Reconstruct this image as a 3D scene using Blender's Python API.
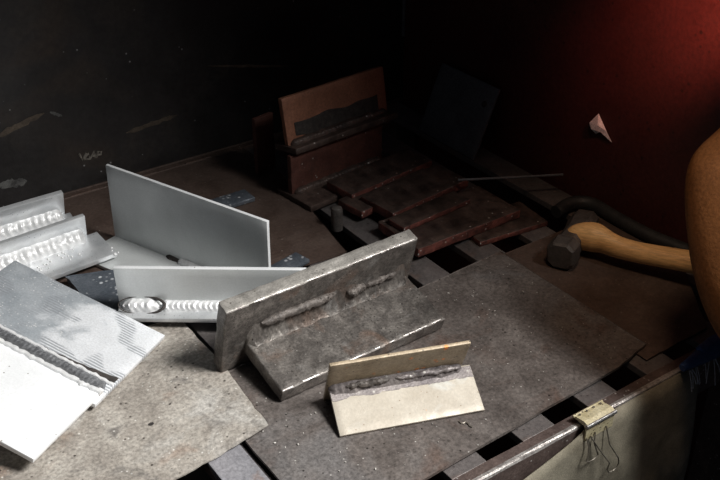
import bpy, bmesh, math, random
from mathutils import Vector, Matrix, noise
random.seed(7)
R = math.radians
for o in list(bpy.data.objects): bpy.data.objects.remove(o)
scene = bpy.context.scene
COL = scene.collection

# ------------------------------------------------------------ camera, world, lights, exposure
F_PX, PITCH, YAW, CAMH = 980.0, R(31.2), R(35.0), 0.62     # solved from the rail, slats and wall seam
cd = bpy.data.cameras.new('camera'); cam = bpy.data.objects.new('camera', cd); COL.objects.link(cam)
cd.sensor_width = 36; cd.lens = F_PX / 720 * 36; cd.clip_start = 0.01
cam.location = (0, 0, CAMH)
cam.rotation_euler = (math.pi / 2 - PITCH, 0, -YAW)
scene.camera = cam

world = bpy.data.worlds.new('world'); scene.world = world; world.use_nodes = True
bg = world.node_tree.nodes['Background']
bg.inputs[0].default_value = (0.75, 0.82, 1.0, 1); bg.inputs[1].default_value = 0.028

def aim(o, target):
    d = Vector(target) - o.location
    o.rotation_euler = d.to_track_quat('-Z', 'Y').to_euler()
kd = bpy.data.lights.new('daylight_opening', 'SPOT'); key = bpy.data.objects.new('daylight_opening', kd); COL.objects.link(key)
key.location = (0.82, -0.06, 1.06); aim(key, (0.10, 0.60, 0))
kd.energy = 158; kd.spot_size = R(53); kd.spot_blend = 1.0; kd.shadow_soft_size = 0.20
kd.color = (1.0, 0.985, 0.955)
# added unseen warm fill, brightens the hammer and right half of the table
wd = bpy.data.lights.new('warm_fill_light', 'SPOT'); warm = bpy.data.objects.new('warm_fill_light', wd); COL.objects.link(warm)
warm.location = (0.48, 0.33, 0.98); aim(warm, (0.80, 0.54, 0))
wd.energy = 9; wd.spot_size = R(38); wd.spot_blend = 1.0; wd.shadow_soft_size = 0.08; wd.color = (1.0, 0.72, 0.50)

vs = scene.view_settings
vs.view_transform = 'Standard'; vs.look = 'None'; vs.gamma = 1; vs.use_curve_mapping = False
vs.exposure = 0.0

# ------------------------------------------------------------ helpers
_F = Vector((math.sin(YAW), math.cos(YAW), 0)); _Rt = Vector((math.cos(YAW), -math.sin(YAW), 0)); _Z = Vector((0, 0, 1))
_fw = _F * math.cos(PITCH) - _Z * math.sin(PITCH); _up = _Z * math.cos(PITCH) + _F * math.sin(PITCH)
def ray(x, y): return _fw + _Rt * ((x - 360) / F_PX) + _up * ((240 - y) / F_PX)
def G(x, y, z=0.0):
    d = ray(x, y); return Vector((0, 0, CAMH)) + d * ((z - CAMH) / d.z)
def GX(x, y, X):
    d = ray(x, y); return Vector((0, 0, CAMH)) + d * (X / d.x)
def GY(x, y, Y):
    d = ray(x, y); return Vector((0, 0, CAMH)) + d * (Y / d.y)

def tag(o, label=None, cat=None, group=None, kind=None):
    if label: o['label'] = label
    if cat: o['category'] = cat
    if group: o['group'] = group
    if kind: o['kind'] = kind
    return o
def empty(name, mat4, label, cat, group=None):
    o = bpy.data.objects.new(name, None); COL.objects.link(o); o.matrix_world = mat4
    o.empty_display_size = 0.03
    return tag(o, label, cat, group)
def link(name, bm, mat, parent=None, smooth=False):
    me = bpy.data.meshes.new(name)
    bmesh.ops.recalc_face_normals(bm, faces=bm.faces)
    if smooth:
        for f in bm.faces: f.smooth = True
        for e in bm.edges:
            if len(e.link_faces) == 2 and e.calc_face_angle(0) > .75: e.smooth = False
    bm.to_mesh(me); bm.free()
    me.materials.append(mat)
    o = bpy.data.objects.new(name, me); COL.objects.link(o)
    if parent is not None: o.parent = parent
    return o
def box(bm, lo, hi, bev=0.0, seg=2):
    r = bmesh.ops.create_cube(bm, size=1.0)
    lo, hi = Vector(lo), Vector(hi)
    for v in r['verts']:
        v.co = Vector([lo[i] + (v.co[i] + .5) * (hi[i] - lo[i]) for i in range(3)])
    if bev > 0:
        es = list({e for v in r['verts'] for e in v.link_edges})
        bmesh.ops.bevel(bm, geom=es, offset=bev, segments=seg, profile=.5, affect='EDGES')
    return bm
def rough_box(lo, hi, cell=0.006, amp=0.0006, bev=0.0012, seed=0, edge_amp=0.0):
    """bevelled plate whose faces are subdivided and a little uneven"""
    bm = bmesh.new()
    lo, hi = Vector(lo), Vector(hi); d = hi - lo
    n = [max(1, min(40, int(round(d[i] / cell)))) for i in range(3)]
    # grid on six faces with bevelled (pulled-in) borders
    vs_ = {}
    def V(i, j, k):
        key_ = (i, j, k)
        if key_ not in vs_:
            p = Vector((lo.x + d.x * i / n[0], lo.y + d.y * j / n[1], lo.z + d.z * k / n[2]))
            vs_[key_] = bm.verts.new(p)
        return vs_[key_]
    for a, b, c in ((0, 1, 2), (1, 2, 0), (2, 0, 1)):
        for side in (0, n[c]):
            for i in range(n[a]):
                for j in range(n[b]):
                    q = []
                    for di, dj in ((0, 0), (1, 0), (1, 1), (0, 1)):
                        idx = [0, 0, 0]; idx[a] = i + di; idx[b] = j + dj; idx[c] = side
                        q.append(V(*idx))
                    bm.faces.new(q)
    bmesh.ops.recalc_face_normals(bm, faces=bm.faces); bm.normal_update()
    sharp = [e for e in bm.edges if len(e.link_faces) == 2 and e.calc_face_angle(0) > 1.0]
    if bev > 0: bmesh.ops.bevel(bm, geom=sharp, offset=bev, segments=2, profile=.5, affect='EDGES')
    bm.normal_update()
    off = Vector((seed * 3.17, seed * 1.7, seed * 2.3))
    for v in bm.verts:
        p = v.co * 90 + off
        v.co += v.normal * (amp * noise.noise(p) + amp * .6 * noise.noise(p * 3.1))
        if edge_amp:
            q = v.co * 160 + off
            v.co += Vector((noise.noise(q), noise.noise(q + Vector((9, 0, 0))), 0)) * edge_amp
    return bm
def tube(bm, pts, r, seg=8, closed_ends=True, rs=None):
    pts = [Vector(p) for p in pts]; rings = []
    pn = None
    for i, p in enumerate(pts):
        t = (pts[min(i + 1, len(pts) - 1)] - pts[max(i - 1, 0)]).normalized()
        if pn is None:
            a = Vector((0, 0, 1)) if abs(t.z) < .9 else Vector((1, 0, 0))
            pn = (a - t * a.dot(t)).normalized()
        else: pn = (pn - t * pn.dot(t)).normalized()
        b = t.cross(pn); rr = rs[i] if rs else r
        rings.append([bm.verts.new(p + (pn * math.cos(2 * math.pi * k / seg) + b * math.sin(2 * math.pi * k / seg)) * rr) for k in range(seg)])
    for i in range(len(rings) - 1):
        for k in range(seg):
            bm.faces.new((rings[i][k], rings[i][(k + 1) % seg], rings[i + 1][(k + 1) % seg], rings[i + 1][k]))
    if closed_ends:
        bm.faces.new(rings[0]); bm.faces.new(rings[-1])
    return bm
def prism(bm, poly, z0, z1):
    a = [bm.verts.new((x, y, z0)) for x, y in poly]; b = [bm.verts.new((x, y, z1)) for x, y in poly]
    bm.faces.new(a); bm.faces.new(b)
    for i in range(len(poly)):
        j = (i + 1) % len(poly); bm.faces.new((a[i], a[j], b[j], b[i]))
    return bm
def frame(origin, u, v, w):
    m = Matrix.Identity(4)
    for i, a in enumerate((u, v, w)):
        for k in range(3): m[k][i] = a[k]
    for k in range(3): m[k][3] = origin[k]
    return m
def bead(x0, x1, leg, y0=0.0, z0=0.0, pitch=0.005, amp=0.0006, chev=0.5, lump=0.0, seed=0, swell=0.3, taper=0.006, bulge=.35):
    """fillet bead along X in the corner of a face at y=y0 (upright, above) and a face at z=z0 (flat, y<y0); crescent ripples"""
    bm = bmesh.new(); n = max(12, int((x1 - x0) / pitch * 7)); m = 10; rows = []
    for i in range(n + 1):
        x = x0 + (x1 - x0) * i / n
        e = min(1, (x - x0) / taper + .12, (x1 - x) / taper + .12); e = math.sqrt(max(0, e))
        L = leg * e * (1 + .10 * noise.noise(Vector((x * 140, seed, 0))) + lump * noise.noise(Vector((x * 60, seed, 4))))
        row = []
        for k in range(m + 1):
            s = k / m
            ph = x / pitch + chev * (1 - (2 * s - 1) ** 2) + .12 * noise.noise(Vector((x * 300, s * 3, seed)))
            fr = ph - math.floor(ph); saw = fr if fr < .8 else (1 - fr) * 4
            bl = math.sin(math.pi * s)
            # chord from (0,L) to (-L,0), pushed outward
            y = -L * s; z = L * (1 - s)
            push = bl * (bulge * L + amp * (saw - .4) * (1 if leg else 0) + lump * .35 * leg * noise.noise(Vector((x * 260, s * 4, seed + 9))))
            y -= push * .707; z += push * .707
            row.append(bm.verts.new((x, y0 + y, z0 + z)))
        row.append(bm.verts.new((x, y0 + .0004, z0 - .0004)))
        rows.append(row)
    for i in range(n):
        for k in range(m + 2):
            k2 = (k + 1) % (m + 2)
            bm.faces.new((rows[i][k], rows[i][k2], rows[i + 1][k2], rows[i + 1][k]))
    bm.faces.new(rows[0]); bm.faces.new(rows[-1])
    return bm

# ------------------------------------------------------------ materials
def mat(name, ramp, scale=40, detail=8, metallic=0.0, rough=(0.5, 0.7), bump=0.2, bscale=200, speck=None, speck2=None,
        patch=None, wave=None, grain=.35, grad=None, stretch=(1, 1, 1), distort=0.3):
    m = bpy.data.materials.new(name); m.use_nodes = True
    nt = m.node_tree; N = nt.nodes; Lk = nt.links
    bs = N['Principled BSDF']; bs.inputs['Metallic'].default_value = metallic
    tc = N.new('ShaderNodeTexCoord'); mp = N.new('ShaderNodeMapping'); mp.inputs['Scale'].default_value = stretch
    Lk.new(tc.outputs['Object'], mp.inputs[0]); co = mp.outputs[0]
    def nz(sc, det=6, ro=.6, dist=0.0, off=None):
        n = N.new('ShaderNodeTexNoise'); n.inputs['Scale'].default_value = sc; n.inputs['Detail'].default_value = det
        n.inputs['Roughness'].default_value = ro; n.inputs['Distortion'].default_value = dist
        if off:
            mm = N.new('ShaderNodeMapping'); mm.inputs['Location'].default_value = off; Lk.new(co, mm.inputs[0]); Lk.new(mm.outputs[0], n.inputs['Vector'])
        else: Lk.new(co, n.inputs['Vector'])
        return n.outputs['Fac']
    def ramp_(fac, stops):
        r = N.new('ShaderNodeValToRGB'); el = r.color_ramp.elements
        while len(el) < len(stops): el.new(.5)
        for e, (p, c) in zip(el, stops):
            e.position = p; e.color = (c, c, c, 1) if not isinstance(c, tuple) else (*c, 1)
        Lk.new(fac, r.inputs[0]); return r.outputs[0]
    def mix(fac, a, b):
        x = N.new('ShaderNodeMix'); x.data_type = 'RGBA'; Lk.new(fac, x.inputs[0])
        for s, i in ((a, 6), (b, 7)):
            if isinstance(s, tuple): x.inputs[i].default_value = (*s, 1)
            else: Lk.new(s, x.inputs[i])
        return x.outputs[2]
    base = nz(scale, detail, .62, distort)
    col = ramp_(base, ramp)
    if patch:   # (colour, scale, lo, hi)
        for q, (pc, psc, lo, hi) in enumerate(patch):
            col = mix(ramp_(nz(psc, 4, .55, .6, (3.1 + q, 7.7, 1.3)), [(lo, 0.0), (hi, 1.0)]), col, pc)
    if grad:    # (axis, lo, hi, colour): worn bright towards one end, border broken up by noise
        sx = N.new('ShaderNodeSeparateXYZ'); Lk.new(tc.outputs['Object'], sx.inputs[0])
        ad = N.new('ShaderNodeMath'); ad.operation = 'MULTIPLY_ADD'; ad.inputs[1].default_value = .16; Lk.new(nz(26, 5, .6, .5, (4, 1, 2)), ad.inputs[0]); Lk.new(sx.outputs[grad[0]], ad.inputs[2])
        mr = N.new('ShaderNodeMapRange'); mr.inputs[1].default_value = grad[1] + .08; mr.inputs[2].default_value = grad[2] + .08; Lk.new(ad.outputs[0], mr.inputs[0])
        col = mix(mr.outputs[0], col, grad[3])
    if wave:    # (colour, scale, mask scale, lo, hi) grinder swirl marks inside a mask
        wc, wsc, msc, lo, hi = wave
        w = N.new('ShaderNodeTexWave'); w.wave_type = 'RINGS'; w.inputs['Scale'].default_value = wsc; w.inputs['Distortion'].default_value = 1.5
        wm = N.new('ShaderNodeMapping'); wm.inputs['Location'].default_value = (-.12, .03, 0); Lk.new(co, wm.inputs[0]); Lk.new(wm.outputs[0], w.inputs['Vector'])
        mk = ramp_(nz(msc, 2, .4, 0, (1.9, 5.3, 0)), [(lo, 0.0), (hi, 1.0)])
        mul = N.new('ShaderNodeMath'); mul.operation = 'MULTIPLY'; Lk.new(w.outputs['Fac'], mul.inputs[0]); Lk.new(mk, mul.inputs[1])
        col = mix(mul.outputs[0], col, wc)
    for q, sp in enumerate((speck, speck2)):
        if sp:  # (colour, scale, threshold)
            vv = N.new('ShaderNodeTexVoronoi'); vv.inputs['Scale'].default_value = sp[1]; vv.feature = 'F1'
            mm = N.new('ShaderNodeMapping'); mm.inputs['Location'].default_value = (q * 2.3, .7, .2); Lk.new(co, mm.inputs[0]); Lk.new(mm.outputs[0], vv.inputs['Vector'])
            d = ramp_(vv.outputs['Distance'], [(sp[2] * .9, 1.0), (sp[2] * 1.7, 0.0)])
            sel = ramp_(nz(sp[1] * .35, 2, .5, 0, (5.0 + q, 0, 0)), [(.5, 0.0), (.56, 1.0)])
            mul = N.new('ShaderNodeMath'); mul.operation = 'MULTIPLY'; Lk.new(d, mul.inputs[0]); Lk.new(sel, mul.inputs[1])
            col = mix(mul.outputs[0], col, sp[0])
    if grain:
        gn = ramp_(nz(bscale * 1.6, 9, .72, .1, (2.2, 4.4, 6.6)), [(.30, 1 - grain), (.70, 1 + grain)])
        x = N.new('ShaderNodeMix'); x.data_type = 'RGBA'; x.blend_type = 'MULTIPLY'; x.inputs[0].default_value = 1.0
        Lk.new(col, x.inputs[6]); Lk.new(gn, x.inputs[7]); col = x.outputs[2]
    Lk.new(col, bs.inputs['Base Color'])
    Lk.new(ramp_(nz(scale * 1.7, 5, .6, 0, (9, 9, 9)), [(.35, rough[0]), (.65, rough[1])]), bs.inputs['Roughness'])
    if bump:
        b = N.new('ShaderNodeBump'); b.inputs['Strength'].default_value = bump; b.inputs['Distance'].default_value = .002
        Lk.new(nz(bscale, 7, .65, .2), b.inputs['Height']); Lk.new(b.outputs[0], bs.inputs['Normal'])
    return m

MT = {}
MT['alu'] = mat('brushed_aluminium', [(.3, (.50, .52, .54)), (.7, (.72, .73, .74))], 25, 5, .55, (.34, .5), .05, 400, speck=((.3, .31, .33), 260, .12), grain=.08)
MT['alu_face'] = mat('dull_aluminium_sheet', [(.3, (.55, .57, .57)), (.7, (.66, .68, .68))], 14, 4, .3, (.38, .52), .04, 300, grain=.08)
MT['alu_oxide'] = mat('oxidised_aluminium', [(.25, (.32, .355, .39)), (.75, (.56, .59, .62))], 30, 10, .4, (.36, .5), .06, 300,
                      grad=(0, .085, .115, (.84, .86, .89)), wave=((.34, .36, .39), 95, 24, .54, .59), grain=.2, speck=((.8, .8, .8), 330, .16))
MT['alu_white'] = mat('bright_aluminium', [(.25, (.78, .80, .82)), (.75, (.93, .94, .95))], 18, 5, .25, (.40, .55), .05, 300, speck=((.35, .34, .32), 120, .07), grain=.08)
MT['alu_bead'] = mat('aluminium_bead', [(.3, (.70, .71, .72)), (.7, (.88, .88, .88))], 90, 4, .3, (.34, .46), .08, 500, grain=.08)
MT['alu_bead_dark'] = mat('ripple_bead', [(.25, (.12, .12, .13)), (.75, (.42, .43, .45))], 200, 4, .7, (.28, .42), .15, 600)
MT['soot'] = mat('weld_soot', [(.3, (.015, .013, .012)), (.7, (.06, .05, .045))], 120, 6, 0, (.7, .9), .3, 500)
MT['blue_dirty'] = mat('dirty_blue_grey_metal', [(.25, (.06, .075, .095)), (.75, (.17, .19, .22))], 40, 8, .4, (.35, .5), .2, 250, speck=((.75, .77, .8), 150, .22))
MT['thick_steel'] = mat('mill_scale_steel', [(.28, (.055, .049, .045)), (.5, (.12, .108, .099)), (.72, (.24, .22, .20))], 55, 12, .5, (.32, .55), .35, 260,
                        patch=[((.17, .12, .095), 22, .56, .72), ((.23, .22, .21), 30, .60, .72)], speck=((.42, .40, .37), 190, .07), speck2=((.025, .02, .018), 210, .12), grain=.55)
MT['saw_edge'] = mat('saw_cut_steel_edge', [(.3, (.26, .245, .225)), (.7, (.48, .455, .42))], 70, 8, .55, (.38, .55), .3, 400, speck=((.07, .06, .05), 220, .14))
MT['slag'] = mat('slag_bead', [(.25, (.05, .044, .040)), (.55, (.125, .108, .098)), (.8, (.27, .24, .22))], 90, 8, .25, (.42, .6), .5, 420, speck=((.02, .015, .012), 240, .18))
MT['tan'] = mat('tan_heat_tinted_steel', [(.25, (.33, .285, .225)), (.7, (.46, .42, .355))], 22, 8, .15, (.42, .58), .12, 260,
                patch=[((.50, .50, .47), 20, .55, .7)], speck=((.22, .16, .11), 150, .07), speck2=((.62, .27, .10), 80, .05), grain=.12)
MT['tan_dark'] = mat('tan_flange_steel', [(.25, (.26, .20, .13)), (.7, (.42, .34, .24))], 40, 8, .2, (.42, .6), .15, 260, speck=((.70, .25, .06), 90, .16), speck2=((.1, .08, .06), 160, .1))
MT['tan_heat'] = mat('heat_band', [(.25, (.12, .105, .11)), (.7, (.27, .24, .23))], 50, 8, .3, (.4, .55), .3, 300, speck=((.45, .43, .40), 160, .15))
MT['rust_sheet'] = mat('weathered_sheet', [(.25, (.17, .148, .128)), (.5, (.33, .30, .265)), (.75, (.47, .44, .395))], 22, 12, .1, (.5, .7), .25, 180,
                       patch=[((.30, .215, .165), 14, .60, .74), ((.43, .41, .38), 18, .54, .66), ((.19, .175, .16), 26, .56, .66)], speck=((.045, .035, .03), 110, .10), speck2=((.62, .60, .56), 150, .10), grain=.55)
MT['table_plate'] = mat('table_plate_steel', [(.25, (.085, .072, .066)), (.5, (.15, .13, .12)), (.78, (.24, .215, .20))], 22, 12, .35, (.36, .56), .25, 180,
                        patch=[((.19, .18, .178), 9, .50, .66), ((.12, .078, .062), 12, .56, .7)], speck=((.5, .48, .45), 130, .07), speck2=((.02, .017, .015), 120, .09), grain=.55)
MT['brown_plate'] = mat('brown_rust_plate', [(.25, (.060, .038, .030)), (.75, (.125, .088, .072))], 25, 10, .2, (.45, .65), .25, 180, speck=((.3, .27, .24), 120, .06))
MT['slat'] = mat('slat_steel', [(.25, (.085, .074, .072)), (.75, (.20, .18, .175))], 22, 9, .35, (.4, .58), .2, 200, patch=[((.20, .13, .10), 14, .54, .68)], speck=((.05, .04, .04), 110, .1))
MT['slat_blue'] = mat('slat_steel_bluish', [(.25, (.22, .22, .24)), (.75, (.34, .33, .35))], 16, 9, .3, (.4, .55), .2, 200, patch=[((.25, .16, .12), 16, .56, .66)])
MT['rail'] = mat('rail_rust', [(.25, (.075, .055, .05)), (.75, (.20, .15, .135))], 45, 9, .4, (.32, .5), .35, 240, speck=((.55, .52, .5), 160, .12))
MT['worn_lit_edge'] = mat('worn_highlight_steel', [(.35, (.26, .23, .22)), (.65, (.68, .65, .62))], 120, 9, .5, (.3, .45), .3, 300)  # scratched steel edges, with edge highlights painted into the bright colour
MT['red_rust'] = mat('red_rust_coupon', [(.25, (.05, .020, .016)), (.75, (.15, .058, .042))], 40, 9, .1, (.5, .7), .3, 200, speck=((.4, .36, .33), 120, .10))
MT['red_edge'] = mat('red_rust_edge', [(.35, (.06, .022, .018)), (.7, (.26, .085, .065))], 70, 9, .1, (.5, .7), .4, 240, speck=((.5, .46, .43), 130, .12))
MT['dark_rust'] = mat('dark_rust_coupon', [(.3, (.022, .014, .012)), (.7, (.105, .070, .057))], 60, 9, .2, (.45, .65), .3, 200, speck=((.42, .38, .35), 110, .09))
MT['orange_rust'] = mat('orange_rust_plate', [(.25, (.20, .085, .050)), (.75, (.36, .16, .095))], 30, 9, .05, (.5, .7), .2, 200)
MT['wall_black'] = mat('grimy_black_wall', [(.25, (.010, .009, .009)), (.55, (.022, .020, .020)), (.8, (.045, .036, .030))], 9, 12, 0, (.42, .62), .3, 90,
                       patch=[((.040, .029, .022), 5, .55, .72)], speck=((.28, .28, .29), 70, .06))
MT['wall_red'] = mat('dark_red_wall', [(.25, (.050, .0125, .0105)), (.75, (.085, .020, .016))], 10, 10, 0, (.45, .62), .2, 120, speck=((.03, .01, .008), 75, .12))
MT['smear'] = mat('dirt_smear', [(.3, (.045, .034, .026)), (.7, (.11, .085, .062))], 60, 9, 0, (.7, .9), .3, 200)
MT['chalk'] = mat('chalk', [(.3, (.07, .062, .053)), (.7, (.24, .22, .19))], 160, 8, 0, (.8, .95), .4, 400)
MT['pale_scuff'] = mat('pale_scuff', [(.35, (.035, .034, .034)), (.65, (.13, .13, .125))], 90, 9, 0, (.7, .9), .3, 300)
MT['concrete'] = mat('floor_concrete', [(.3, (.02, .02, .02)), (.7, (.045, .043, .04))], 8, 8, 0, (.8, .95), .2, 60)
MT['canvas'] = mat('olive_canvas', [(.25, (.15, .135, .10)), (.75, (.33, .30, .23))], 30, 12, 0, (.85, .95), .35, 500, patch=[((.085, .070, .045), 14, .50, .7)])
MT['wood'] = mat('worn_wood_handle', [(.25, (.66, .34, .12)), (.75, (.86, .57, .26))], 26, 8, 0, (.38, .5), .1, 160, stretch=(.25, 2, 2), speck=((.10, .05, .02), 40, .06))
MT['hammer_steel'] = mat('hammer_steel', [(.25, (.06, .052, .048)), (.75, (.14, .125, .115))], 60, 8, .4, (.42, .6), .3, 260)
MT['leather'] = mat('brown_leather', [(.25, (.13, .050, .016)), (.75, (.205, .084, .029))], 20, 9, 0, (.55, .7), .35, 220)
MT['leather'].node_tree.nodes['Principled BSDF'].inputs['Specular IOR Level'].default_value = .15
MT['leather_seam'] = mat('leather_seam', [(.3, (.12, .055, .02)), (.7, (.2, .1, .04))], 60, 5, 0, (.6, .7), .2, 300)
MT['clip_yellow'] = mat('yellowed_clip_paint', [(.3, (.46, .39, .22)), (.7, (.66, .60, .42))], 70, 8, .1, (.38, .5), .15, 300, speck=((.12, .09, .05), 260, .2))
MT['chrome'] = mat('bright_wire', [(.3, (.55, .54, .52)), (.7, (.8, .79, .77))], 60, 5, .9, (.22, .32), .05, 300)
MT['wire'] = mat('dull_wire', [(.3, (.16, .145, .12)), (.7, (.30, .27, .23))], 90, 5, .6, (.35, .5), .05, 300)
MT['blue'] = mat('blue_cable', [(.3, (.02, .05, .16)), (.7, (.05, .11, .28))], 60, 6, 0, (.5, .65), .2, 300)
MT['strand'] = mat('frayed_strand', [(.3, (.45, .50, .58)), (.7, (.65, .68, .72))], 60, 4, .1, (.5, .6), 0)
MT['rubber'] = mat('black_rubber', [(.3, (.012, .012, .013)), (.7, (.03, .03, .03))], 50, 6, 0, (.5, .65), .2, 200)
MT['foil'] = mat('crumpled_foil', [(.3, (.85, .85, .87)), (.7, (.95, .95, .95))], 80, 5, .1, (.3, .45), .2, 300)
MT['grey_plate'] = mat('dull_grey_plate', [(.3, (.10, .105, .115)), (.7, (.17, .175, .19))], 20, 7, .2, (.5, .65), .15, 200)
MT['crumb'] = mat('spatter', [(.3, (.28, .26, .24)), (.7, (.50, .48, .45))], 200, 3, .2, (.45, .6), 0)
def emis(name, col, st):
    m = bpy.data.materials.new(name); m.use_nodes = True; b = m.node_tree.nodes['Principled BSDF']
    b.inputs['Base Color'].default_value = (*col, 1); b.inputs['Emission Color'].default_value = (*col, 1); b.inputs['Emission Strength'].default_value = st
    return m
MT['red_lens'] = emis('red_lens', (1, .06, .03), 3)

# ------------------------------------------------------------ the booth
WX, WY, FLZ = 0.893, 1.158, -0.80
def struct(name, bm, m): return tag(link(name, bm, m), kind='structure')
bm = bmesh.new(); box(bm, (-0.75, WY, FLZ), (WX + .03, WY + .03, 0.95), .002); wall_back = struct('wall_back', bm, MT['wall_black'])
bm = bmesh.new(); box(bm, (WX, 0.36, FLZ), (WX + .03, WY, 0.95), .002); wall_right = struct('wall_right', bm, MT['wall_red'])
bm = bmesh.new(); box(bm, (-1.6, -1.6, FLZ - .03), (1.6, WY + .03, FLZ)); struct('floor', bm, MT['concrete'])
# steel corner strip, its lower end stops above the pile
bm = bmesh.new(); box(bm, (WX - .0045, WY - .0045, .105), (WX - .0003, WY - .0003, .9), .001)
struct('trim_1', bm, MT['grey_plate'])
# low rusty skirting where the back wall meets the table
bm = bmesh.new(); box(bm, (-.7, WY - .004, -.03), (WX - .001, WY - .0002, .0030), .0008); struct('baseboard_back', bm, MT['brown_plate'])

def smear(name, p0, p1, wid, m, seed, n=14):
    """thin streak of dirt on the back wall between two wall points (x, z)"""
    bm = bmesh.new(); a, b = Vector((p0[0], 0, p0[1])), Vector((p1[0], 0, p1[1])); d = (b - a); pr = Vector((-d.z, 0, d.x)).normalized()
    top, bot = [], []
    for i in range(n + 1):
        s = i / n; c = a + d * s; e = min(1, s * 5 + .15, (1 - s) * 5 + .15)
        w1 = wid * e * (.6 + .55 * noise.noise(Vector((s * 9, seed, 0)))); w2 = wid * e * (.6 + .55 * noise.noise(Vector((s * 9, seed, 7))))
        top.append(c + pr * max(w1, .0006)); bot.append(c - pr * max(w2, .0006))
    va = [[bm.verts.new(p + Vector((0, y, 0))) for p in L] for y in (WY - .0006, WY + .0002) for L in (top, bot)]
    ft, fb, bt, bb = va
    for i in range(n):
        for q in ((ft[i], ft[i + 1], fb[i + 1], fb[i]), (bt[i], bt[i + 1], bb[i + 1], bb[i]), (ft[i], ft[i + 1], bt[i + 1], bt[i]), (fb[i], fb[i + 1], bb[i + 1], bb[i])): bm.faces.new(q)
    bm.faces.new((ft[0], fb[0], bb[0], bt[0])); bm.faces.new((ft[n], fb[n], bb[n], bt[n]))
    return link(name, bm, m, wall_back)
def wp(x, y): p = GY(x, y, WY); return (p.x, p.z)
smear('dirt_streak', wp(-6, 138), wp(44, 113), .006, MT['smear'], 1)
smear('dirt_streak', wp(126, 133), wp(177, 115), .005, MT['smear'], 2)
smear('dirt_streak', wp(208, 66), wp(288, 66), .003, MT['smear'], 5)
smear('pale_scuff', wp(-3, 186), wp(27, 181), .009, MT['pale_scuff'], 3)
smear('pale_scuff', wp(50, 112), wp(62, 116), .003, MT['pale_scuff'], 4)
# chalked letters
def stroke(bm, pts, r=.0016):
    tube(bm, [Vector((*wp(*p), 0)).xzy - Vector((0, 0, 0)) if False else Vector((wp(*p)[0], WY - .0004, wp(*p)[1])) for p in pts], r, 5)
bm = bmesh.new()
stroke(bm, [(79, 153.5), (82.5, 160), (86.5, 153)]); stroke(bm, [(84, 159), (88.5, 153.5), (90, 159), (84, 159.5)])
stroke(bm, [(90, 159), (94, 151.5), (95.5, 158)]); stroke(bm, [(91.5, 156), (95.5, 155.3)])
stroke(bm, [(96, 158), (98, 151.3), (101.5, 151.8), (101, 154.3), (97, 155)])
for v in bm.verts: v.co.y = WY + (v.co.y - WY) * .4
link('chalk_mark', bm, MT['chalk'], wall_back)

# ------------------------------------------------------------ slatted table
table = empty('welding_table', Matrix.Translation((.2, .8, FLZ)), 'slatted steel welding table with rusty front rail under all the metal pieces', 'table')
def tpart(name, bm, m):
    o = link(name, bm, m, table); o.matrix_parent_inverse = table.matrix_world.inverted(); return o
RY = 0.449
slat_me = None; pitch = .084; k = 0
xs = [.507 + .084 * i for i in range(-13, 5)]
for x in xs:
    if x + .04 > WX: continue
    if slat_me is None:
        bm = bmesh.new(); box(bm, (0, RY + .0145, -.010), (.040, WY - .005, -.0015), .0008)
        s = tpart('slat', bm, MT['slat']); slat_me = s.data; s.location.x = x
    else:
        s = bpy.data.objects.new('slat', slat_me); COL.objects.link(s); s.parent = table; s.matrix_parent_inverse = table.matrix_world.inverted(); s.location.x = x
# front angle-iron rail: top leg, rolled nose and hanging leg
bm = bmesh.new(); prof = [(RY + .0145, -.0012), (RY + .004, 0.0), (RY + .0005, .0012), (RY - .0015, .0006), (RY - .0022, -.002), (RY - .0022, -.048), (RY + .004, -.048), (RY + .004, -.011), (RY + .0145, -.0115)]
NX = 60; rings = []
for i in range(NX + 1):
    x = -.62 + (WX - .003 + .62) * i / NX
    rings.append([bm.verts.new((x, y + .0009 * noise.noise(Vector((x * 25, j, 0))), z + .0007 * noise.noise(Vector((x * 30, j, 3))))) for j, (y, z) in enumerate(prof)])
for i in range(NX):
    for j in range(len(prof)):
        j2 = (j + 1) % len(prof); bm.faces.new((rings[i][j], rings[i][j2], rings[i + 1][j2], rings[i + 1][j]))
bm.faces.new(rings[0]); bm.faces.new(rings[-1])
fr = tpart('front_rail', bm, MT['rail'])
fr.data.materials.append(MT['worn_lit_edge'])
for p in fr.data.polygons:
    if p.center.z > -.001 and p.center.y < RY + .003: p.material_index = 1  # highlight line along the nose, painted in
bm = bmesh.new(); box(bm, (-.62, WY - .04, -.05), (WX - .004, WY - .005, -.0105), .001); tpart('back_rail', bm, MT['rail'])
for lx in (-.60, WX - .05):
    for ly in (RY + .006, WY - .05):
        bm = bmesh.new(); box(bm, (lx, ly, FLZ), (lx + .04, ly + .04, -.0115), .001); tpart('leg', bm, MT['rail'])

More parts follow.
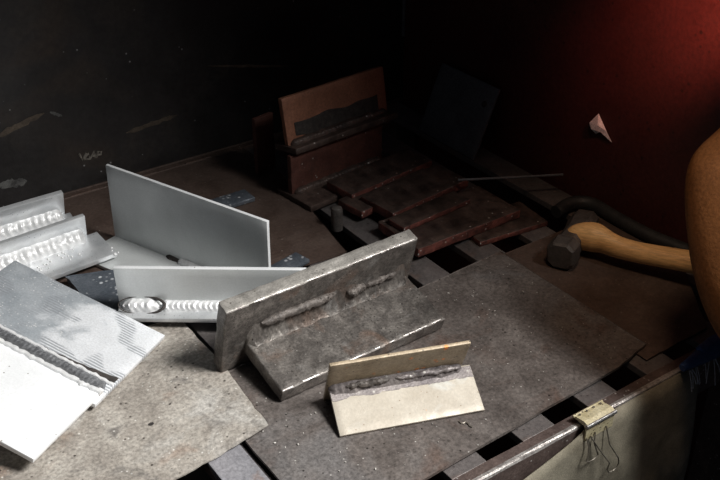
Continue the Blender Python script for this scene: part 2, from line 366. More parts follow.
# ------------------------------------------------------------ loose plates on the slats
def plate_poly(name, pts, z0, th, m, label, cat, amp=.0, seed=0, lift=None, group=None, sub=10):
    """flat plate with the given ground outline; edges subdivided and uneven; lift(x,y) bends it"""
    c = sum((Vector((p[0], p[1])) for p in pts), Vector((0, 0))) / len(pts)
    poly = []
    for i, p in enumerate(pts):
        q = pts[(i + 1) % len(pts)]; a, b = Vector((p[0], p[1])), Vector((q[0], q[1]))
        nn = Vector((b.y - a.y, a.x - b.x)).normalized()
        for s in range(sub):
            t = a.lerp(b, s / sub); off = amp * noise.noise(Vector((t.x * 70, t.y * 70, seed))) if s else 0
            poly.append(t + nn * off - c)
    bm = bmesh.new(); N_ = 12
    rings = []
    for zz in (0, th):
        rs_ = []
        for r in range(1, N_ + 1):
            rs_.append([bm.verts.new((p.x * r / N_, p.y * r / N_, zz)) for p in poly])
        ce = bm.verts.new((0, 0, zz)); n = len(poly)
        for i in range(n): bm.faces.new((ce, rs_[0][i], rs_[0][(i + 1) % n]))
        for r in range(N_ - 1):
            for i in range(n): bm.faces.new((rs_[r][i], rs_[r][(i + 1) % n], rs_[r + 1][(i + 1) % n], rs_[r + 1][i]))
        rings.append(rs_[-1])
    n = len(poly)
    for i in range(n): bm.faces.new((rings[0][i], rings[0][(i + 1) % n], rings[1][(i + 1) % n], rings[1][i]))
    bm.normal_update()
    es = [e for e in bm.edges if len(e.link_faces) == 2 and e.calc_face_angle(0) > 1.2]
    bmesh.ops.bevel(bm, geom=es, offset=min(th * .3, .0012), segments=2, profile=.5, affect='EDGES')
    if lift:
        for v in bm.verts: v.co.z += lift(v.co.x + c.x, v.co.y + c.y)
    o = link(name, bm, m); o.location = (c.x, c.y, z0)
    return tag(o, label, cat, group)

main_plate = plate_poly('steel_plate', [(.296, .470), (.655, .4835), (.7055, .4935), (.7045, .7155), (.582, .709), (.296, .700)], .0013, .0030, MT['table_plate'],
                        'large dark steel plate lying under the tan and thick welded joints', 'metal plate', .0012, 1)
main_plate.data.materials.append(MT['worn_lit_edge'])
for p in main_plate.data.polygons:
    if p.normal.y < -.3 and .2 < p.normal.z < .95: p.material_index = 1  # lit front edge, painted brighter than the plate
right_plate = plate_poly('steel_plate', [(.690, .4785), (.784, .478), (.884, .60), (.884, .712), (.690, .712)], -.0013, .0025, MT['brown_plate'],
                         'dark brown steel plate under the wooden hammer handle', 'metal plate', .0010, 2)
back_plate = plate_poly('steel_plate', [(.100, .865), (.556, .822), (.597, 1.04), (.593, 1.140), (.100, 1.140)], -.0013, .004, MT['brown_plate'],
                        'dark brown steel plate behind the tall standing aluminium plate', 'metal plate', .0012, 3)
def curl(x, y):   # the sheet's near right corner is sprung up a little
    d = max(0, 1 - math.hypot(x - .321, y - .604) / .10); return .0075 * d * d
sheet = plate_poly('weathered_sheet', [(-.20, .585), (.12, .592), (.233, .5965), (.320, .603), (.3315, .700), (.331, .812), (.15, .830), (-.20, .84)], .0042, .0014, MT['rust_sheet'],
                   'weathered grey-brown sheet with spots under the bright aluminium lap joint', 'metal sheet', .0018, 4, curl)
for px, py, r in ((151, 424, .0022), (215, 424, .0012), (217, 427, .0010), (170, 404, .0010)):
    q = G(px, py, .0057); bm = bmesh.new(); n = 9
    vv = [bm.verts.new((q.x - sheet.location.x + r * (1 + .5 * noise.noise(Vector((k, px, 0)))) * math.cos(k * 2 * math.pi / n) * 1.3, q.y - sheet.location.y + r * math.sin(k * 2 * math.pi / n), .0016)) for k in range(n)]
    f_ = bm.faces.new(vv); e_ = bmesh.ops.extrude_face_region(bm, geom=[f_])
    for g_ in e_['geom']:
        if isinstance(g_, bmesh.types.BMVert): g_.co.z -= .0008
    link('burn_hole', bm, MT['soot'], sheet)
# one slat end beside the main plate carries a bluish ground patch
bm = bmesh.new(); box(bm, (.256, RY + .02, -.0013), (.2905, .70, .0038), .0008)
o = link('flat_bar', bm, MT['slat_blue']); tag(o, 'bluish flat bar sticking out under the weathered sheet, left of the dark slit', 'metal bar')

# ------------------------------------------------------------ welded T joints
def tmatrix(x0, y0, z0, a, d, b=0.0):
    a, d = R(a), R(d); b = R(b)
    u = Vector((math.cos(a) * math.cos(b), math.sin(a) * math.cos(b), math.sin(b))); n = Vector((-math.sin(a), math.cos(a), 0)); z = u.cross(n)
    W = -n * math.cos(d) - z * math.sin(d); Fd = -n * math.sin(d) + z * math.cos(d)
    return frame((x0, y0, z0), u, -W, Fd)

def face_mat(o, m, n):
    if len(o.data.materials) < 2: o.data.materials.append(m)
    n = Vector(n)
    for p in o.data.polygons:
        if p.normal.dot(n) > .6: p.material_index = 1
# thick steel joint
m4 = tmatrix(.3237, .6949, .0309, 1.12, 14.95)
t = empty('welded_t_joint', m4, 'thick dark steel T joint with rough slag weld behind the tan joint', 'metal joint')
TH = .0165; HL = .0285; HU = .0623; LL = .2293
fl = link('flange', rough_box((0, 0, -HL), (LL, TH, HU), .006, .0007, .0016, 1, .0004), MT['thick_steel'], t, True)
face_mat(fl, MT['saw_edge'], (0, 0, 1))
wb = link('web', rough_box((.0247, -.0691, -TH / 2), (.0247 + .2009, .0005, TH / 2), .006, .0006, .0016, 2, .0004), MT['thick_steel'], t, True)
for o_, m_ in ((fl, MT['worn_lit_edge']), (wb, MT['worn_lit_edge'])):
    o_.data.materials.append(m_); k_ = len(o_.data.materials) - 1
    for p in o_.data.polygons:
        if p.normal.y < -.35 and p.normal.z > .35 and abs(p.normal.x) < .5: p.material_index = k_  # scratched front edges with their highlight put into the colour
bd = link('weld_bead', bead(.0255, .222, .0120, 0, 0, .009, .0008, .5, .14, 3, bulge=-.18), MT['thick_steel'], t, True)
bd.matrix_local = Matrix(((1, 0, 0, 0), (0, 1, 0, 0), (0, 0, 1.9, TH / 2 - .001), (0, 0, 0, 1)))
# two raised ridges of slag on the bead
def ridge(x0, x1, r, yc, zc, seed):
    bm = bmesh.new(); n = 46; pts = []; rs = []
    for i in range(n + 1):
        s = i / n; x = x0 + (x1 - x0) * s; e = math.sqrt(max(0.0, min(1, s * 7 + .05, (1 - s) * 7 + .05)))
        pts.append((x, yc + .0016 * noise.noise(Vector((x * 90, seed, 0))), zc + .0018 * noise.noise(Vector((x * 80, seed, 5)))))
        rs.append(r * e * (1 + .35 * noise.noise(Vector((x * 190, seed, 9)))))
    tube(bm, pts, r, 10, True, rs)
    for v in bm.verts:
        p = v.co * 420; v.co += Vector((0, noise.noise(p), noise.noise(p + Vector((3, 3, 3))))) * .0009
    return bm
link('slag_ridge', ridge(.040, .128, .0048, -.0020, TH / 2 + .0205, 1), MT['slag'], t, True)
link('slag_ridge', ridge(.142, .166, .0044, -.0035, TH / 2 + .0145, 2), MT['slag'], t, True)
link('slag_ridge', ridge(.164, .208, .0028, -.0030, TH / 2 + .0150, 3), MT['slag'], t, True)
link('weld_bead', bead(.028, .22, .008, 0, 0, .007, .001, .5, .3, 8), MT['slag'], t, True).matrix_local = Matrix.Translation((0, 0, -TH / 2)) @ Matrix.Scale(-1, 4, (0, 0, 1))

# tan joint
m4 = tmatrix(.3813, .6002, .0261, -20.2, 25.0)
t = empty('welded_t_joint', m4, 'small tan heat-tinted T joint lying in front of the thick dark joint', 'metal joint')
TH = .0036; LL = .1340
link('flange', rough_box((0, 0, -.0242), (LL, TH, .0478), .008, .00015, .0007, 11, .0002), MT['tan_dark'], t, True)
wb = link('web', rough_box((.0025, -.0480, -TH / 2), (.1425, .0003, TH / 2), .008, .00015, .0006, 12, .0002), MT['tan'], t, True)
bm = bmesh.new()   # grey heat band with an uneven lower border, a skin on the web beside the weld
n = 60; rows = []
for i in range(n + 1):
    x = .0030 + (LL + .0050) * i / n; w_ = .0125 + .0030 * noise.noise(Vector((x * 60, 1, 0))) + .0012 * noise.noise(Vector((x * 260, 2, 0)))
    rows.append([bm.verts.new((x, y, z)) for y, z in ((-.001, TH / 2 + .0004), (-w_, TH / 2 + .0003), (-w_ - .0004, TH / 2 - .0004), (-.001, TH / 2 - .0004))])
for i in range(n):
    for j in range(4): bm.faces.new((rows[i][j], rows[i][(j + 1) % 4], rows[i + 1][(j + 1) % 4], rows[i + 1][j]))
bm.faces.new(rows[0]); bm.faces.new(rows[-1])
link('heat_band', bm, MT['tan_heat'], wb)
bd = link('weld_bead', bead(.002, LL - .001, .0085, 0, TH / 2 - .0004, .006, .0008, .5, .28, 13, bulge=.05), MT['tan_heat'], t, True)
link('slag_ridge', ridge(.018, .060, .0028, -.0035, TH / 2 + .0055, 15), MT['slag'], bd, True)
link('slag_ridge', ridge(.066, .130, .0024, -.0035, TH / 2 + .0055, 16), MT['tan_heat'], bd, True)
link('weld_bead', bead(.004, LL - .004, .004, 0, 0, .006, .0006, .5, .2, 17), MT['slag'], t, True).matrix_local = Matrix.Translation((0, 0, -TH / 2)) @ Matrix.Scale(-1, 4, (0, 0, 1))

# aluminium joints
def alu_joint(p, dims, label, beadleg=.008, pitch_=.006, face='alu', web='alu', amp=.0009, beadspan=None, name='welded_t_joint'):
    L, w, hu, hl, th, o1, Lw = dims
    t = empty(name, tmatrix(*p), label, 'metal joint', None)
    link('flange', rough_box((0, 0, -hl), (L, th, hu), .012, .0001, .0006, p[0], .0001), MT[face], t, True)
    link('web', rough_box((o1, -w, -th / 2), (o1 + Lw, .0003, th / 2), .012, .0001, .0006, p[1], .0001), MT[web], t, True)
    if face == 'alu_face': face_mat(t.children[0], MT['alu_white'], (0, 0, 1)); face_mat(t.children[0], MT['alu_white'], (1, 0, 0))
    if beadleg:
        b0, b1 = beadspan or (max(0, o1) + .003, min(L, o1 + Lw) - .004)
        link('weld_bead', bead(b0, b1, beadleg, 0, th / 2 - .0003, pitch_, amp, .9, .05, p[0], bulge=.3), MT['alu_bead'], t, True)
    return t
a1 = alu_joint((.2281 - .10, 1.0655 - .0016, .0200, .9, 14.47, 0.0), (.1755, .050, .0373, .0200, .0069, .0, .182), 'rear aluminium T joint at the left edge, touching the black wall side', .0115, .0080, amp=.0024)
a2 = alu_joint((.2065 - .08, .9951 - .0058, .0201, 4.13, 6.16, 0.0), (.1807, .0501, .0310, .0195, .0060, .0, .1933), 'aluminium T joint with fat bead between the rear joint and the bright lap joint', .0130, .0075, amp=.0026)
# cut, spattered end of its web
bm = bmesh.new()
for i in range(9):
    c = Vector((.1925 + random.uniform(-.003, .002), -.0495 + random.uniform(-.002, .012), .0028 + random.uniform(-.002, .001)))
    r = bmesh.ops.create_icosphere(bm, subdivisions=1, radius=random.uniform(.001, .0024))
    for v in r['verts']: v.co += c
link('burr', bm, MT['alu_bead'], a2, True)
bm = bmesh.new()
for i in range(26):
    c = Vector((random.uniform(.10, .165), random.uniform(-.034, -.016), .0028))
    r = bmesh.ops.create_icosphere(bm, subdivisions=1, radius=random.uniform(.0006, .0019))
    for v in r['verts']: v.co = v.co * 1.0 + c
tag(link('weld_spatter', bm, MT['alu_bead'], a2, True), kind='stuff')

# horizontal one with one end bead and a soot ring
A5Z = .0058 + .0027
a5 = alu_joint((G(120, 307.5, .0185).x, G(120, 307.5, .0185).y, .0185, -36.05, 4.1), (.2000, .0205, .0521, .0025, .0052, .0, .150), 'aluminium T joint with oval end bead in front of the tall plate', .0085, .0058, 'alu_face', 'alu', .0022, (.045, .148))
bm = bead(.004, .046, .0105, 0, .0022, .0070, .0024, 1.1, .06, 5, bulge=.42, taper=.012); link('weld_bead', bm, MT['alu_bead'], a5, True)
bm = bmesh.new(); pts = []; rs = []
for i in range(41):   # burnt ring round the end bead, lying on flange and web
    an = 2 * math.pi * i / 40; sp_ = .5 - .56 * math.sin(an); sp_ = min(1.06, max(-.06, sp_)); Lg = .0118
    bl = math.sin(math.pi * min(1, max(0, sp_))) * .30 * Lg * (1 - abs(math.cos(an)) ** 6 * .6)
    pts.append((.0255 + .0245 * math.cos(an), -Lg * sp_ - bl * .7, .0024 + Lg * (1 - sp_) + bl * .7)); rs.append(.0006 + .0010 * max(0, math.cos(an)) + .0004 * noise.noise(Vector((i * .6, 0, 0))))
tube(bm, pts, .0015, 8, True, rs)
link('soot_ring', bm, MT['soot'], a5)

# tall plate on its base
a4 = alu_joint((.3420, 1.0086, .0050, -68.62, -1.0, 0.0), (.2394, .058, .0975, .0022, .0042, .0, .2300), 'tall plain aluminium T joint standing at the back, face towards the camera', .0, .005, 'alu_face', 'alu_face')
link('weld_bead', bead(.105, .17, .006, 0, .0018, .006, .0008, .9, .2, 21), MT['alu_bead'], a4, True)
bm = bead(.085, .112, .0040, 0, .0019, .006, .0004, .5, .4, 22, bulge=-.2); link('soot_mark', bm, MT['soot'], a4, True)

# lap joint in the foreground
P1, P2, P3 = G(15, 260, .06), G(165, 335, .0115), G(45, 470, .0165)
u = (P2 - P1); LU = u.length; u.normalize(); v = (P3 - P2); v = v - u * v.dot(u); LV = v.length; v.normalize(); w_ = u.cross(v)
if w_.z < 0: w_ = -w_
# local: X along u, Y along -v (towards the back), Z up; Y=0 at weld
m4 = frame(P1 + v * (LV * .485), u, -v, u.cross(-v))
lap = empty('welded_lap_joint', m4, 'bright white aluminium lap joint with long dark weld at lower left', 'metal joint')
TP = .0055
link('plate', rough_box((0, -.020, -TP), (LU, LV * .485, 0), .012, .0001, .0006, 31, .0001), MT['alu_oxide'], lap, True)
link('plate', rough_box((-.012, -LV * .515, 0), (LU - .002, -.004, TP), .012, .00012, .0008, 32, .0002), MT['alu_white'], lap, True)
link('weld_bead', bead(-.002, LU - .003, .0150, 0, 0, .0046, .0022, 1.0, .05, 33, bulge=.12), MT['alu_bead_dark'], lap, True).matrix_local = Matrix(((1, 0, 0, 0), (0, -1.3, 0, -.0095), (0, 0, .52, 0), (0, 0, 0, 1)))
def toe(y, z, r, seed, m):
    bm = bmesh.new(); n = 70
    pts = [(LU * i / n - .001, y + .0016 * noise.noise(Vector((i * .33, seed, 0))), z) for i in range(n + 1)]
    rs = [r * (1 + .5 * noise.noise(Vector((i * .7, seed, 3)))) for i in range(n + 1)]
    tube(bm, pts, r, 8, True, rs); return link('weld_toe', bm, m, lap, True)
toe(.0105, .0004, .0019, 1, MT['alu_bead']); toe(-.0102, TP + .0004, .0026, 2, MT['alu_bead'])
bm = bmesh.new(); rows = []   # soot skin behind the bead, wider at the near end
for i in range(61):
    s = i / 60; x = .02 + (LU - .022) * s; wd = .0015 + .009 * s ** 3 + .0018 * noise.noise(Vector((i * .4, 6, 0)))
    rows.append([bm.verts.new((x, y, z)) for y, z in ((.010, .0002), (.0105 + max(wd, .0008), .0002), (.0105 + max(wd, .0008), -.0003), (.010, -.0003))])
for i in range(60):
    for j in range(4): bm.faces.new((rows[i][j], rows[i][(j + 1) % 4], rows[i + 1][(j + 1) % 4], rows[i + 1][j]))
bm.faces.new(rows[0]); bm.faces.new(rows[-1]); link('soot_mark', bm, MT['soot'], lap)

# dirty bluish plate between
pts = [G(x, y, .015) for x, y in ((66, 276), (126, 268), (170, 308), (100, 316))]
plate_poly('scrap_plate', [(p.x, p.y) for p in pts], .0060, .0080, MT['blue_dirty'], 'dirty blue-grey plate with shiny spots beside the oval end bead', 'metal plate', .001, 9)
# small flat bars behind the tall plate
def bar(name, a, b, wid, th, m, label, cat='metal bar', group=None, roll=0):
    a, b = Vector(a), Vector(b); u = (b - a); L = u.length; u.normalize(); n = Vector((0, 0, 1)).cross(u).normalized(); w = u.cross(n)
    if roll:
        q = Matrix.Rotation(roll, 3, u); n = q @ n; w = q @ w
    bm = rough_box((0, -wid / 2, 0), (L, wid / 2, th), .012, .0002, min(.001, th * .25), a.x * 9, .0002)
    o = link(name, bm, m, None, True); o.matrix_world = frame(a, u, n, w); return tag(o, label, cat, group)
bar('flat_bar', G(196, 214, .003), G(250, 197, .003), .028, .006, MT['blue_dirty'], 'short dull aluminium bar poking out behind the tall plate')
bar('flat_bar', G(262, 281, .003), G(303, 259, .003), .024, .005, MT['blue_dirty'], 'short aluminium bar at the foot of the tall plate, behind the thick joint')

# ------------------------------------------------------------ rusty pile at the back
def steel_joint(m4, dims, mats, label):
    L, w, hu, hl, th, back = dims
    t = empty('welded_t_joint', m4, label, 'metal joint')
    link('flange', rough_box((0, 0, -hl), (L, th, hu), .01, .0004, .0010, L * 50, .0005), mats[0], t, True)
    link('web', rough_box((-.003, -w, -th / 2), (L + .001, back, th / 2), .01, .0004, .0010, L * 70, .0005), mats[1], t, True)
    link('weld_bead', bead(.004, L - .004, .007, 0, th / 2 - .0003, .006, .0009, .6, .25, L * 9), MT['dark_rust'], t, True)
    return t
base = G(306, 208, .010)
b1 = steel_joint(tmatrix(base.x + .004, base.y + .040, .0062, 7, 0), (.160, .042, .058, .003, .008, .028), (MT['red_rust'], MT['dark_rust']), 'rusty T joint standing at the back under the orange-brown plate')
top = b1.matrix_world @ Vector((0, 0, .058))
b2 = steel_joint(frame((top.x + .006, top.y + .014, top.z + .0045), *(lambda a: (Vector((math.cos(a), math.sin(a), 0)), (Vector((-math.sin(a), math.cos(a), 0)) * math.cos(.17) - Vector((0, 0, 1)) * math.sin(.17)), (Vector((-math.sin(a), math.cos(a), 0)) * math.sin(.17) + Vector((0, 0, 1)) * math.cos(.17))))(R(6))),
                 (.172, .020, .066, .003, .008, .026), (MT['orange_rust'], MT['dark_rust']), 'orange-brown plate of the uppermost rusty joint in the dark corner')
# dark heat band and smudge across its upright plate
bm = bmesh.new(); rows = []
for i in range(41):
    s = i / 40; x = .014 + .142 * s if True else 0; lo = .004 + (.010 * max(0, 1 - s * 2.4)) ; hi = .031 + .006 * noise.noise(Vector((s * 4, 2, 0)))
    rows.append([bm.verts.new((x, y, z)) for y, z in ((-.0005, lo), (-.0005, hi), (.0006, hi), (.0006, lo))])
for i in range(40):
    for j in range(4): bm.faces.new((rows[i][j], rows[i][(j + 1) % 4], rows[i + 1][(j + 1) % 4], rows[i + 1][j]))
bm.faces.new(rows[0]); bm.faces.new(rows[-1]); link('soot_band', bm, MT['soot'], b2)
# narrow plate standing behind it, on the left
q = G(276, 188)
bar('standing_plate', (q.x - .004, q.y + .045, .0027), (q.x + .028, q.y + .052, .0027), .007, .082, MT['red_rust'], 'narrow reddish plate standing on edge left of the rusty joints', 'metal plate')
# stub of bar in front
q = G(337, 228)
bm = bmesh.new(); tube(bm, [(0, 0, 0), (0, 0, .026), (0, 0, .030), (0, 0, .0315)], .0075, 14, True, [.0075, .0075, .0066, .004])
o = link('round_bar', bm, MT['hammer_steel'], None, True); o.location = (q.x, q.y, -.0013); tag(o, 'short dark round bar standing in front of the rusty joint', 'metal bar')

def coupon(pa, pb, depth, th, z0, m, label, back=None, seed=0, tilt=0.0):
    a, b = G(*pa, z0), G(*pb, z0); u = b - a; L = u.length; u.normalize(); n = Vector((-u.y, u.x, 0)); z = Vector((0, 0, 1))
    n2 = n * math.cos(tilt) + z * math.sin(tilt); z2 = u.cross(n2)
    bm = rough_box((0, 0, 0), (L, depth, th), .009, .0005, min(.0012, th * .3), seed, .0007)
    o = link('rusty_coupon', bm, MT['dark_rust'], None, True); face_mat(o, MT['red_edge'], (0, -1, 0)); face_mat(o, MT['red_edge'], (-1, 0, 0)); o.matrix_world = frame(a, u, n2, z2)
    return tag(o, label, 'metal bar', 'rusty flat bars piled at the back')
coupon((480, 247), (548, 226), .06, .007, -.0013, MT['red_rust'], 'red-edged rusty bar lowest at the right of the pile', seed=41)
coupon((418, 258), (520, 218), .080, .012, .0062, MT['dark_rust'], 'wide brown rusty bar nearest the thick joint in the pile', seed=42)
coupon((404, 233), (470, 204), .030, .007, .0186, MT['dark_rust'], 'narrow rusty bar on top of the wide brown bar', seed=46)
coupon((393, 222), (468, 187), .060, .012, .0100, MT['red_rust'], 'rusty bar with bright red edge in the middle of the pile', seed=43)
coupon((362, 219), (440, 182), .045, .010, .0062, MT['dark_rust'], 'dark rusty bar behind the red-edged bar', seed=44)
coupon((352, 203), (432, 168), .050, .012, .0100, MT['dark_rust'], 'rearmost dark rusty bar of the pile, touching the standing joint', seed=45)
for (pa, pb) in (((345, 235), (420, 200)), ((500, 215), (552, 192))):
    pass
# thin rod
bm = bmesh.new(); tube(bm, [G(458, 180, .032), G(510, 177.5, .031), G(563, 174.5, .030)], .0016, 8)
tag(link('welding_rod', bm, MT['grey_plate'], None, True), 'thin grey rod lying across the dark back of the table', 'rod')
# grey plate leaning in the corner
c0, c1, c2, c3 = GX(452, 62, .865), GX(498, 92, .872), GX(497, 142, .850), GX(452, 140, .846)
a = Vector((.842, 1.045, -.0013)); 
bm = rough_box((0, 0, 0), (.125, .105, .004), .012, .0003, .001, 51, .0006)
o = link('leaning_plate', bm, MT['grey_plate'], None, True)
o.matrix_world = frame((.846, 1.050, -.0013), Vector((0.0, -1, 0)), Vector((.38, 0, .925)), Vector((-.925, 0, .38)))
tag(o, 'dull grey plate leaning on the red wall near the dark corner', 'metal plate')
bm = bmesh.new(); tube(bm, [(.108, .078, .0035), (.108, .078, .0049)], .0045, 14); link('hole', bm, MT['soot'], o)

# ------------------------------------------------------------ hammer
hm = G(590, 246, .018)
hx = (G(690, 266, .030) - G(592, 249, .018)).normalized(); hy = Vector((-hx.y, hx.x, 0)).normalized()
ham = empty('hammer', frame((hm.x, hm.y, .0040), hx, hy, hx.cross(hy)), 'hammer with a yellowish wooden handle and dark steel head', 'hammer')
bm = bmesh.new()
prof = [(-.030, .0105, .0150), (-.008, .0135, .0175), (.004, .0155, .0185), (.014, .0125, .0165), (.030, .0105, .0135), (.055, .0105, .0120), (.090, .0115, .0122), (.115, .0118, .0125), (.137, .0125, .0135), (.142, .010, .011)]
rings = []
for x, ry, rz in prof:
    zc = .0190 + (.004 if -.02 < x < .02 else 0) + (-.003 if x > .03 else 0)
    rings.append([bm.verts.new((x, ry * 1.15 * math.cos(2 * math.pi * k / 20) + (.006 if x < .02 else .0) * (1 if x > -.01 else 0), zc + rz * math.sin(2 * math.pi * k / 20))) for k in range(20)])
for i in range(len(rings) - 1):
    for k in range(20): bm.faces.new((rings[i][k], rings[i][(k + 1) % 20], rings[i + 1][(k + 1) % 20], rings[i + 1][k]))
bm.faces.new(rings[0]); bm.faces.new(rings[-1])
h = link('handle', bm, MT['wood'], ham, True)
ss = h.modifiers.new('sub', 'SUBSURF'); ss.levels = 2; ss.render_levels = 2
bm = bmesh.new()
hp_ = [(-.043, .0140), (-.040, .0165), (-.022, .0170), (-.014, .0140), (.014, .0140), (.030, .0165), (.050, .0160), (.053, .0130)]
rings = []
for y, r in hp_:
    rings.append([bm.verts.new((-.020 + r * sx, y, .0175 + r * sz)) for sx, sz in ((1, .55), (.55, 1), (-.55, 1), (-1, .55), (-1, -.55), (-.55, -1), (.55, -1), (1, -.55))])
for i in range(len(rings) - 1):
    for k in range(8): bm.faces.new((rings[i][k], rings[i][(k + 1) % 8], rings[i + 1][(k + 1) % 8], rings[i + 1][k]))
bm.faces.new(rings[0]); bm.faces.new(rings[-1])
link('hammer_head', bm, MT['hammer_steel'], ham)
# hose lying behind it along the wall
bm = bmesh.new()
cps = [G(556, 212, .008), G(572, 203, .010), G(592, 204, .010), G(618, 219, .009), G(650, 236, .009), G(690, 252, .009), G(720, 265, .009)]
pts = []
for i in range(len(cps) - 1):
    p0, p1, p2, p3 = cps[max(i - 1, 0)], cps[i], cps[i + 1], cps[min(i + 2, len(cps) - 1)]
    for s in range(8):
        t_ = s / 8; pts.append(.5 * ((2 * p1) + (p2 - p0) * t_ + (2 * p0 - 5 * p1 + 4 * p2 - p3) * t_ ** 2 + (3 * p1 - p0 - 3 * p2 + p3) * t_ ** 3))
pts = [Vector((min(p.x, WX - .012), p.y, p.z)) for p in pts]
tube(bm, pts, .0085, 12); tag(link('hose', bm, MT['rubber'], None, True), 'black rubber hose curving along the wall behind the hammer', 'hose')

# foil scrap on the wall
c = GX(597, 125, WX - .003)
bm = bmesh.new()
P = [(0, -.016, .012), (-.004, -.010, .000), (-.001, .011, .000), (-.005, .004, .004), (-.002, .014, -.010), (-.007, .000, -.006), (-.001, -.004, -.013), (-.006, .008, .006), (-.001, -.026, -.011), (-.003, -.018, -.004)]
P = [(0, .002, .014), (-.006, -.004, .002), (-.002, -.016, -.003), (-.005, .010, .000), (-.001, .013, -.006), (-.007, .004, -.006), (-.002, .000, -.012), (-.004, -.008, -.006), (-.0015, -.026, -.014)]
vsx = [bm.verts.new(p) for p in P]
for f_ in ((0, 1, 2), (0, 3, 1), (0, 4, 3), (3, 5, 1), (3, 4, 5), (4, 6, 5), (5, 7, 1), (1, 7, 2), (2, 7, 8), (5, 6, 7)): bm.faces.new([vsx[i] for i in f_])
o = link('foil_scrap', bm, MT['foil']); o.location = (WX - .0002, c.y, c.z)
sd = o.modifiers.new('thick', 'SOLIDIFY'); sd.thickness = .0006; sd.offset = 1
tag(o, 'small crumpled shiny foil scrap stuck on the dark red wall', 'foil')

# ------------------------------------------------------------ canvas, clip, cable, leather
CY = RY - .006
bm = bmesh.new(); nx, nz = 70, 30; grid = []
xr = GY(691, 400, CY).x
for i in range(nx + 1):
    x = .40 + (xr - .40) * i / nx
    ztop = .0015 if x > .565 else .0015 - .024 * min(1, (.565 - x) / .11) ** .55 - .10 * max(0, (.46 - x))
    col_ = []
    for j in range(nz + 1):
        s = j / nz; z = ztop + (-.42 - ztop) * s
        f1 = .014 * s ** .6 * noise.noise(Vector((x * 22 + z * 6, z * 5, 2))) + .004 * noise.noise(Vector((x * 60, z * 22, 5))) * min(1, s * 4)
        pull = .004 * math.exp(-((x - .575 + z * .5) / .02) ** 2) * min(1, s * 6)
        y = CY - .0005 - .022 * s ** .7 + f1 - pull - (.004 * max(0, (.570 - x) / .12) if x < .570 else 0)
        if s < .02 and x > .570: y = CY + .0015
        col_.append(bm.verts.new((x, y, z)))
    grid.append(col_)
for i in range(nx):
    for j in range(nz): bm.faces.new((grid[i][j], grid[i + 1][j], grid[i + 1][j + 1], grid[i][j + 1]))
cv = link('canvas_sheet', bm, MT['canvas'], None, True)
sd = cv.modifiers.new('thick', 'SOLIDIFY'); sd.thickness = .0012; sd.offset = 0
tag(cv, 'olive grey canvas sheet hanging from the front rail below the clip', 'canvas')

cx0, cx1 = GY(578, 426, RY).x, GY(606, 408, RY).x
clip = empty('binder_clip', Matrix.Translation((cx0, RY - .002, .0045)), 'yellowed binder clip holding the canvas on the front rail', 'clip')
CW = cx1 - cx0
bm = bmesh.new()   # spring body: wedge section swept along X
sec = [(.0085, .0012), (.0080, .0032), (-.004, .0052), (-.0085, .0040), (-.0085, -.004), (-.0085, -.0155), (-.0068, -.0155), (-.0066, -.002), (-.004, .0006)]
A = [bm.verts.new((0, y, z)) for y, z in sec]; B = [bm.verts.new((CW, y, z)) for y, z in sec]
bm.faces.new(A); bm.faces.new(B)
for i in range(len(sec)): bm.faces.new((A[i], A[(i + 1) % len(sec)], B[(i + 1) % len(sec)], B[i]))
link('clip_body', bm, MT['clip_yellow'], clip)
bm = bmesh.new(); tube(bm, [(-.001, -.0088, .0020), (CW + .001, -.0088, .0020)], .0021, 10); link('rolled_edge', bm, MT['chrome'], clip, True)
bm = bmesh.new(); tube(bm, [(-.001, .0084, .0024), (CW + .001, .0084, .0024)], .0014, 10); link('rolled_edge', bm, MT['clip_yellow'], clip, True)
for q in range(4):
    bm = bmesh.new(); tube(bm, [(CW * (.12 + .25 * q), .0055, .0034), (CW * (.12 + .25 * q), .0055, .0050)], .0012, 8); link('rivet', bm, MT['wire'], clip)
def loop(x0, x1, yb, drop, sway, seed):
    bm = bmesh.new(); xm = (x0 + x1) / 2 + sway
    pts = [(x0, -.0092, -.012), (x0 + (xm - x0) * .35, yb * .5 - .009, -.012 - drop * .35), (xm - .0055, yb - .009, -.012 - drop * .70), (xm - .0075, yb - .009, -.012 - drop * .86), (xm - .004, yb - .009, -.012 - drop * .98), (xm + .001, yb - .009, -.012 - drop),
           (xm + .006, yb - .009, -.012 - drop * .97), (xm + .0085, yb - .009, -.012 - drop * .86), (xm + .0065, yb - .009, -.012 - drop * .70), (xm + (x1 - xm) * .65, yb * .5 - .009, -.012 - drop * .35), (x1, -.0092, -.010)]
    tube(bm, pts, .0007, 7); return link('wire_handle', bm, MT['wire'], clip, True)
loop(.006, CW - .010, -.014, .046, .012, 1)
loop(.001, .012, -.006, .026, -.001, 2)

# blue frayed cable on the rail end
bm = bmesh.new(); e0, e1, e2 = G(682, 368, .010), G(700, 357, .013), G(740, 338, .014)
tube(bm, [e0, e1, (e1 + e2) / 2, e2], .007, 10, True, [.004, .008, .0085, .0085])
cb = link('blue_cable', bm, MT['blue'], None, True); tag(cb, 'frayed blue cable end at the right end of the front rail', 'cable')
for i in range(11):
    bm = bmesh.new(); s = random.random(); p = e0.lerp(e2, .08 + .5 * s) + Vector((0, -.004, -.004)); d = Vector((random.uniform(-.008, .004), random.uniform(-.012, -.006), -random.uniform(.008, .022)))
    tube(bm, [p, p + d * .6, p + d + Vector((0, 0, -.003))], .00045, 5); link('strand', bm, MT['strand'], cb)
bm = bmesh.new(); e = [G(700, 352, .018), G(715, 345, .020), G(745, 330, .020)]
tube(bm, e, .009, 10, True, [.006, .010, .010]); link('sheath', bm, MT['blue'], cb, True)

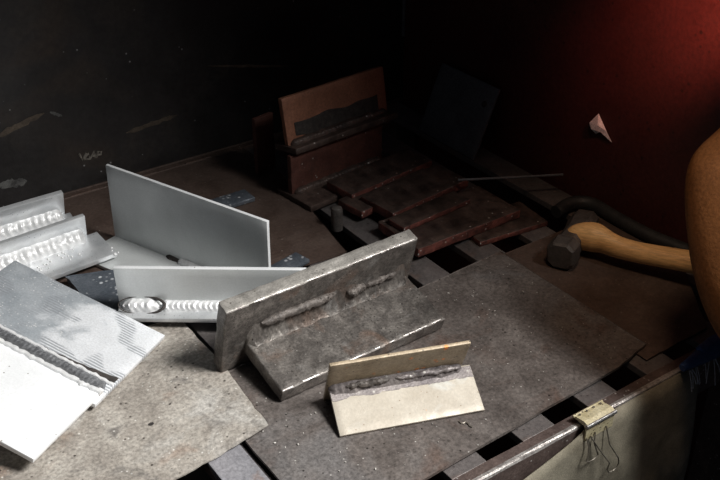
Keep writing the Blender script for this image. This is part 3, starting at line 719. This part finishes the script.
# brown leather cover bulging in from the right
bm = bmesh.new(); depth = .88; edge = [(735, 118), (720, 135), (706, 147), (694, 158), (687, 172), (684, 195), (686, 225), (689.5, 260), (695, 285), (703, 308), (712, 328), (722, 345), (735, 362), (752, 388), (772, 420), (792, 452)]
rows = []
Rv, Fv = _Rt, _F
for i, (ex, ey) in enumerate(edge):
    d = ray(ex, ey); base_ = Vector((0, 0, CAMH)) + d * (depth / d.dot(_fw) * 1.0)
    row = []
    for k in range(15):
        a_ = math.pi * (k / 14) * 1.15 + math.pi * .42
        # rounded front: starts behind the silhouette, comes towards the viewer and runs off to the right
        rx, ry_ = .095, .050
        off = Rv * (rx + rx * math.cos(a_)) - Fv * (ry_ * math.sin(a_ - .0) * 1.0) * -1
        off = Rv * (rx * (1 - math.cos(math.pi * k / 14 * .95))) + Fv * (ry_ * math.cos(math.pi * k / 14 * .95 + math.pi / 2) * 1.0)
        wob = .0025 * noise.noise(Vector((i * .5, k * .4, 3)))
        row.append(bm.verts.new(base_ + off + Vector((wob, wob, wob))))
    for k in range(1, 14):   # back side
        off = Rv * (rx * (1 - math.cos(math.pi * (14 - k) / 14 * .95))) - Fv * (ry_ * math.cos(math.pi * (14 - k) / 14 * .95 + math.pi / 2))
        row.append(bm.verts.new(base_ + off))
    rows.append(row)
n = len(rows[0]); rows_top = rows[0][10].co.copy()
for i in range(len(rows) - 1):
    for k in range(n): bm.faces.new((rows[i][k], rows[i][(k + 1) % n], rows[i + 1][(k + 1) % n], rows[i + 1][k]))
bm.faces.new(rows[0]); bm.faces.new(rows[-1])
lc = link('leather_cover', bm, MT['leather'], None, True)
bm = bmesh.new(); q0 = rows_top; tube(bm, [q0, q0.lerp(Vector((WX - .004, .43, .36)), .5) + Vector((0, 0, -.006)), Vector((WX - .002, .43, .36))], .004, 8); link('strap', bm, MT['leather_seam'], lc, True)
bm = bmesh.new(); tube(bm, [(WX - .0002, .43, .345), (WX - .012, .43, .345), (WX - .014, .43, .352), (WX - .014, .43, .362)], .0025, 8); link('hook', bm, MT['grey_plate'], lc, True)
ss = lc.modifiers.new('sub', 'SUBSURF'); ss.levels = 1; ss.render_levels = 2
tag(lc, 'brown leather cover bulging in at the right edge over the hammer handle', 'leather cover')

# unseen red lamp and bracket, added above the frame for the wall's red glow
LP, LT = Vector((WX - .11, .50, .41)), Vector((WX, .612, .305)); ld = (LT - LP).normalized()
rl = empty('added_red_lamp', Matrix.Translation((WX, .47, .46)), 'added unseen red shaded lamp on a bracket high on the dark red wall', 'lamp')
inv = rl.matrix_world.inverted()
def lpart(name, pts, rs, m, smooth=True, ends=True):
    bm = bmesh.new(); tube(bm, [inv @ Vector(p) for p in pts], 1, 18, ends, rs); return link(name, bm, m, rl, smooth)
lpart('bracket', [(WX - .0002, .47, .46), (WX - .006, .47, .46)], [.022, .022], MT['grey_plate'], False)
lpart('arm', [(WX - .005, .47, .46), (WX - .07, .47, .465), LP - ld * .05], [.004, .004, .004], MT['grey_plate'])
sh_ = lpart('lamp_shade', [LP - ld * .052, LP - ld * .045, LP - ld * .02, LP + ld * .012], [.010, .016, .022, .030], MT['grey_plate'], True, False)
sh_.modifiers.new('thick', 'SOLIDIFY').thickness = .001
lpart('bulb', [LP - ld * .044, LP - ld * .036, LP - ld * .022, LP - ld * .012, LP - ld * .009], [.006, .008, .012, .009, .003], MT['red_lens'])
pd = bpy.data.lights.new('added_red_beam', 'SPOT'); po = bpy.data.objects.new('added_red_beam', pd); COL.objects.link(po)
po.location = LP; aim(po, LT); pd.energy = 5.2; pd.color = (1.0, .30, .21); pd.shadow_soft_size = .006; pd.spot_size = R(52); pd.spot_blend = 1.0

# ------------------------------------------------------------ loose spatter and shavings
def crumbs(name, n, fn, label, rmin=.0003, rmax=.0009, m='crumb'):
    bm = bmesh.new()
    for i in range(n):
        x, y, z = fn(); r = random.uniform(rmin, rmax) * (1 if random.random() < .85 else 1.5)
        q = bmesh.ops.create_icosphere(bm, subdivisions=1, radius=r)
        rot = Matrix.Rotation(random.random() * 6, 3, 'Z')
        for v_ in q['verts']: v_.co = rot @ Vector((v_.co.x * 1.3, v_.co.y * .8, v_.co.z * .7)) + Vector((x, y, z + r * .4))
    o = link(name, bm, MT[m]); return tag(o, label, 'spatter', None, 'stuff')
crumbs('weld_spatter', 170, lambda: (random.uniform(.31, .69), random.uniform(.49, .70), .00455), 'pale weld spatter crumbs scattered over the large dark plate')
sh = [G(459 + 2.2 * i, 421 + 1.6 * math.sin(i * 1.4) + i * .8, .0052) for i in range(7)]
bm = bmesh.new(); tube(bm, sh, .0007, 6); tag(link('metal_shaving', bm, MT['wire'], None, True), 'tiny curled metal shaving on the plate right of the tan joint', 'shaving')
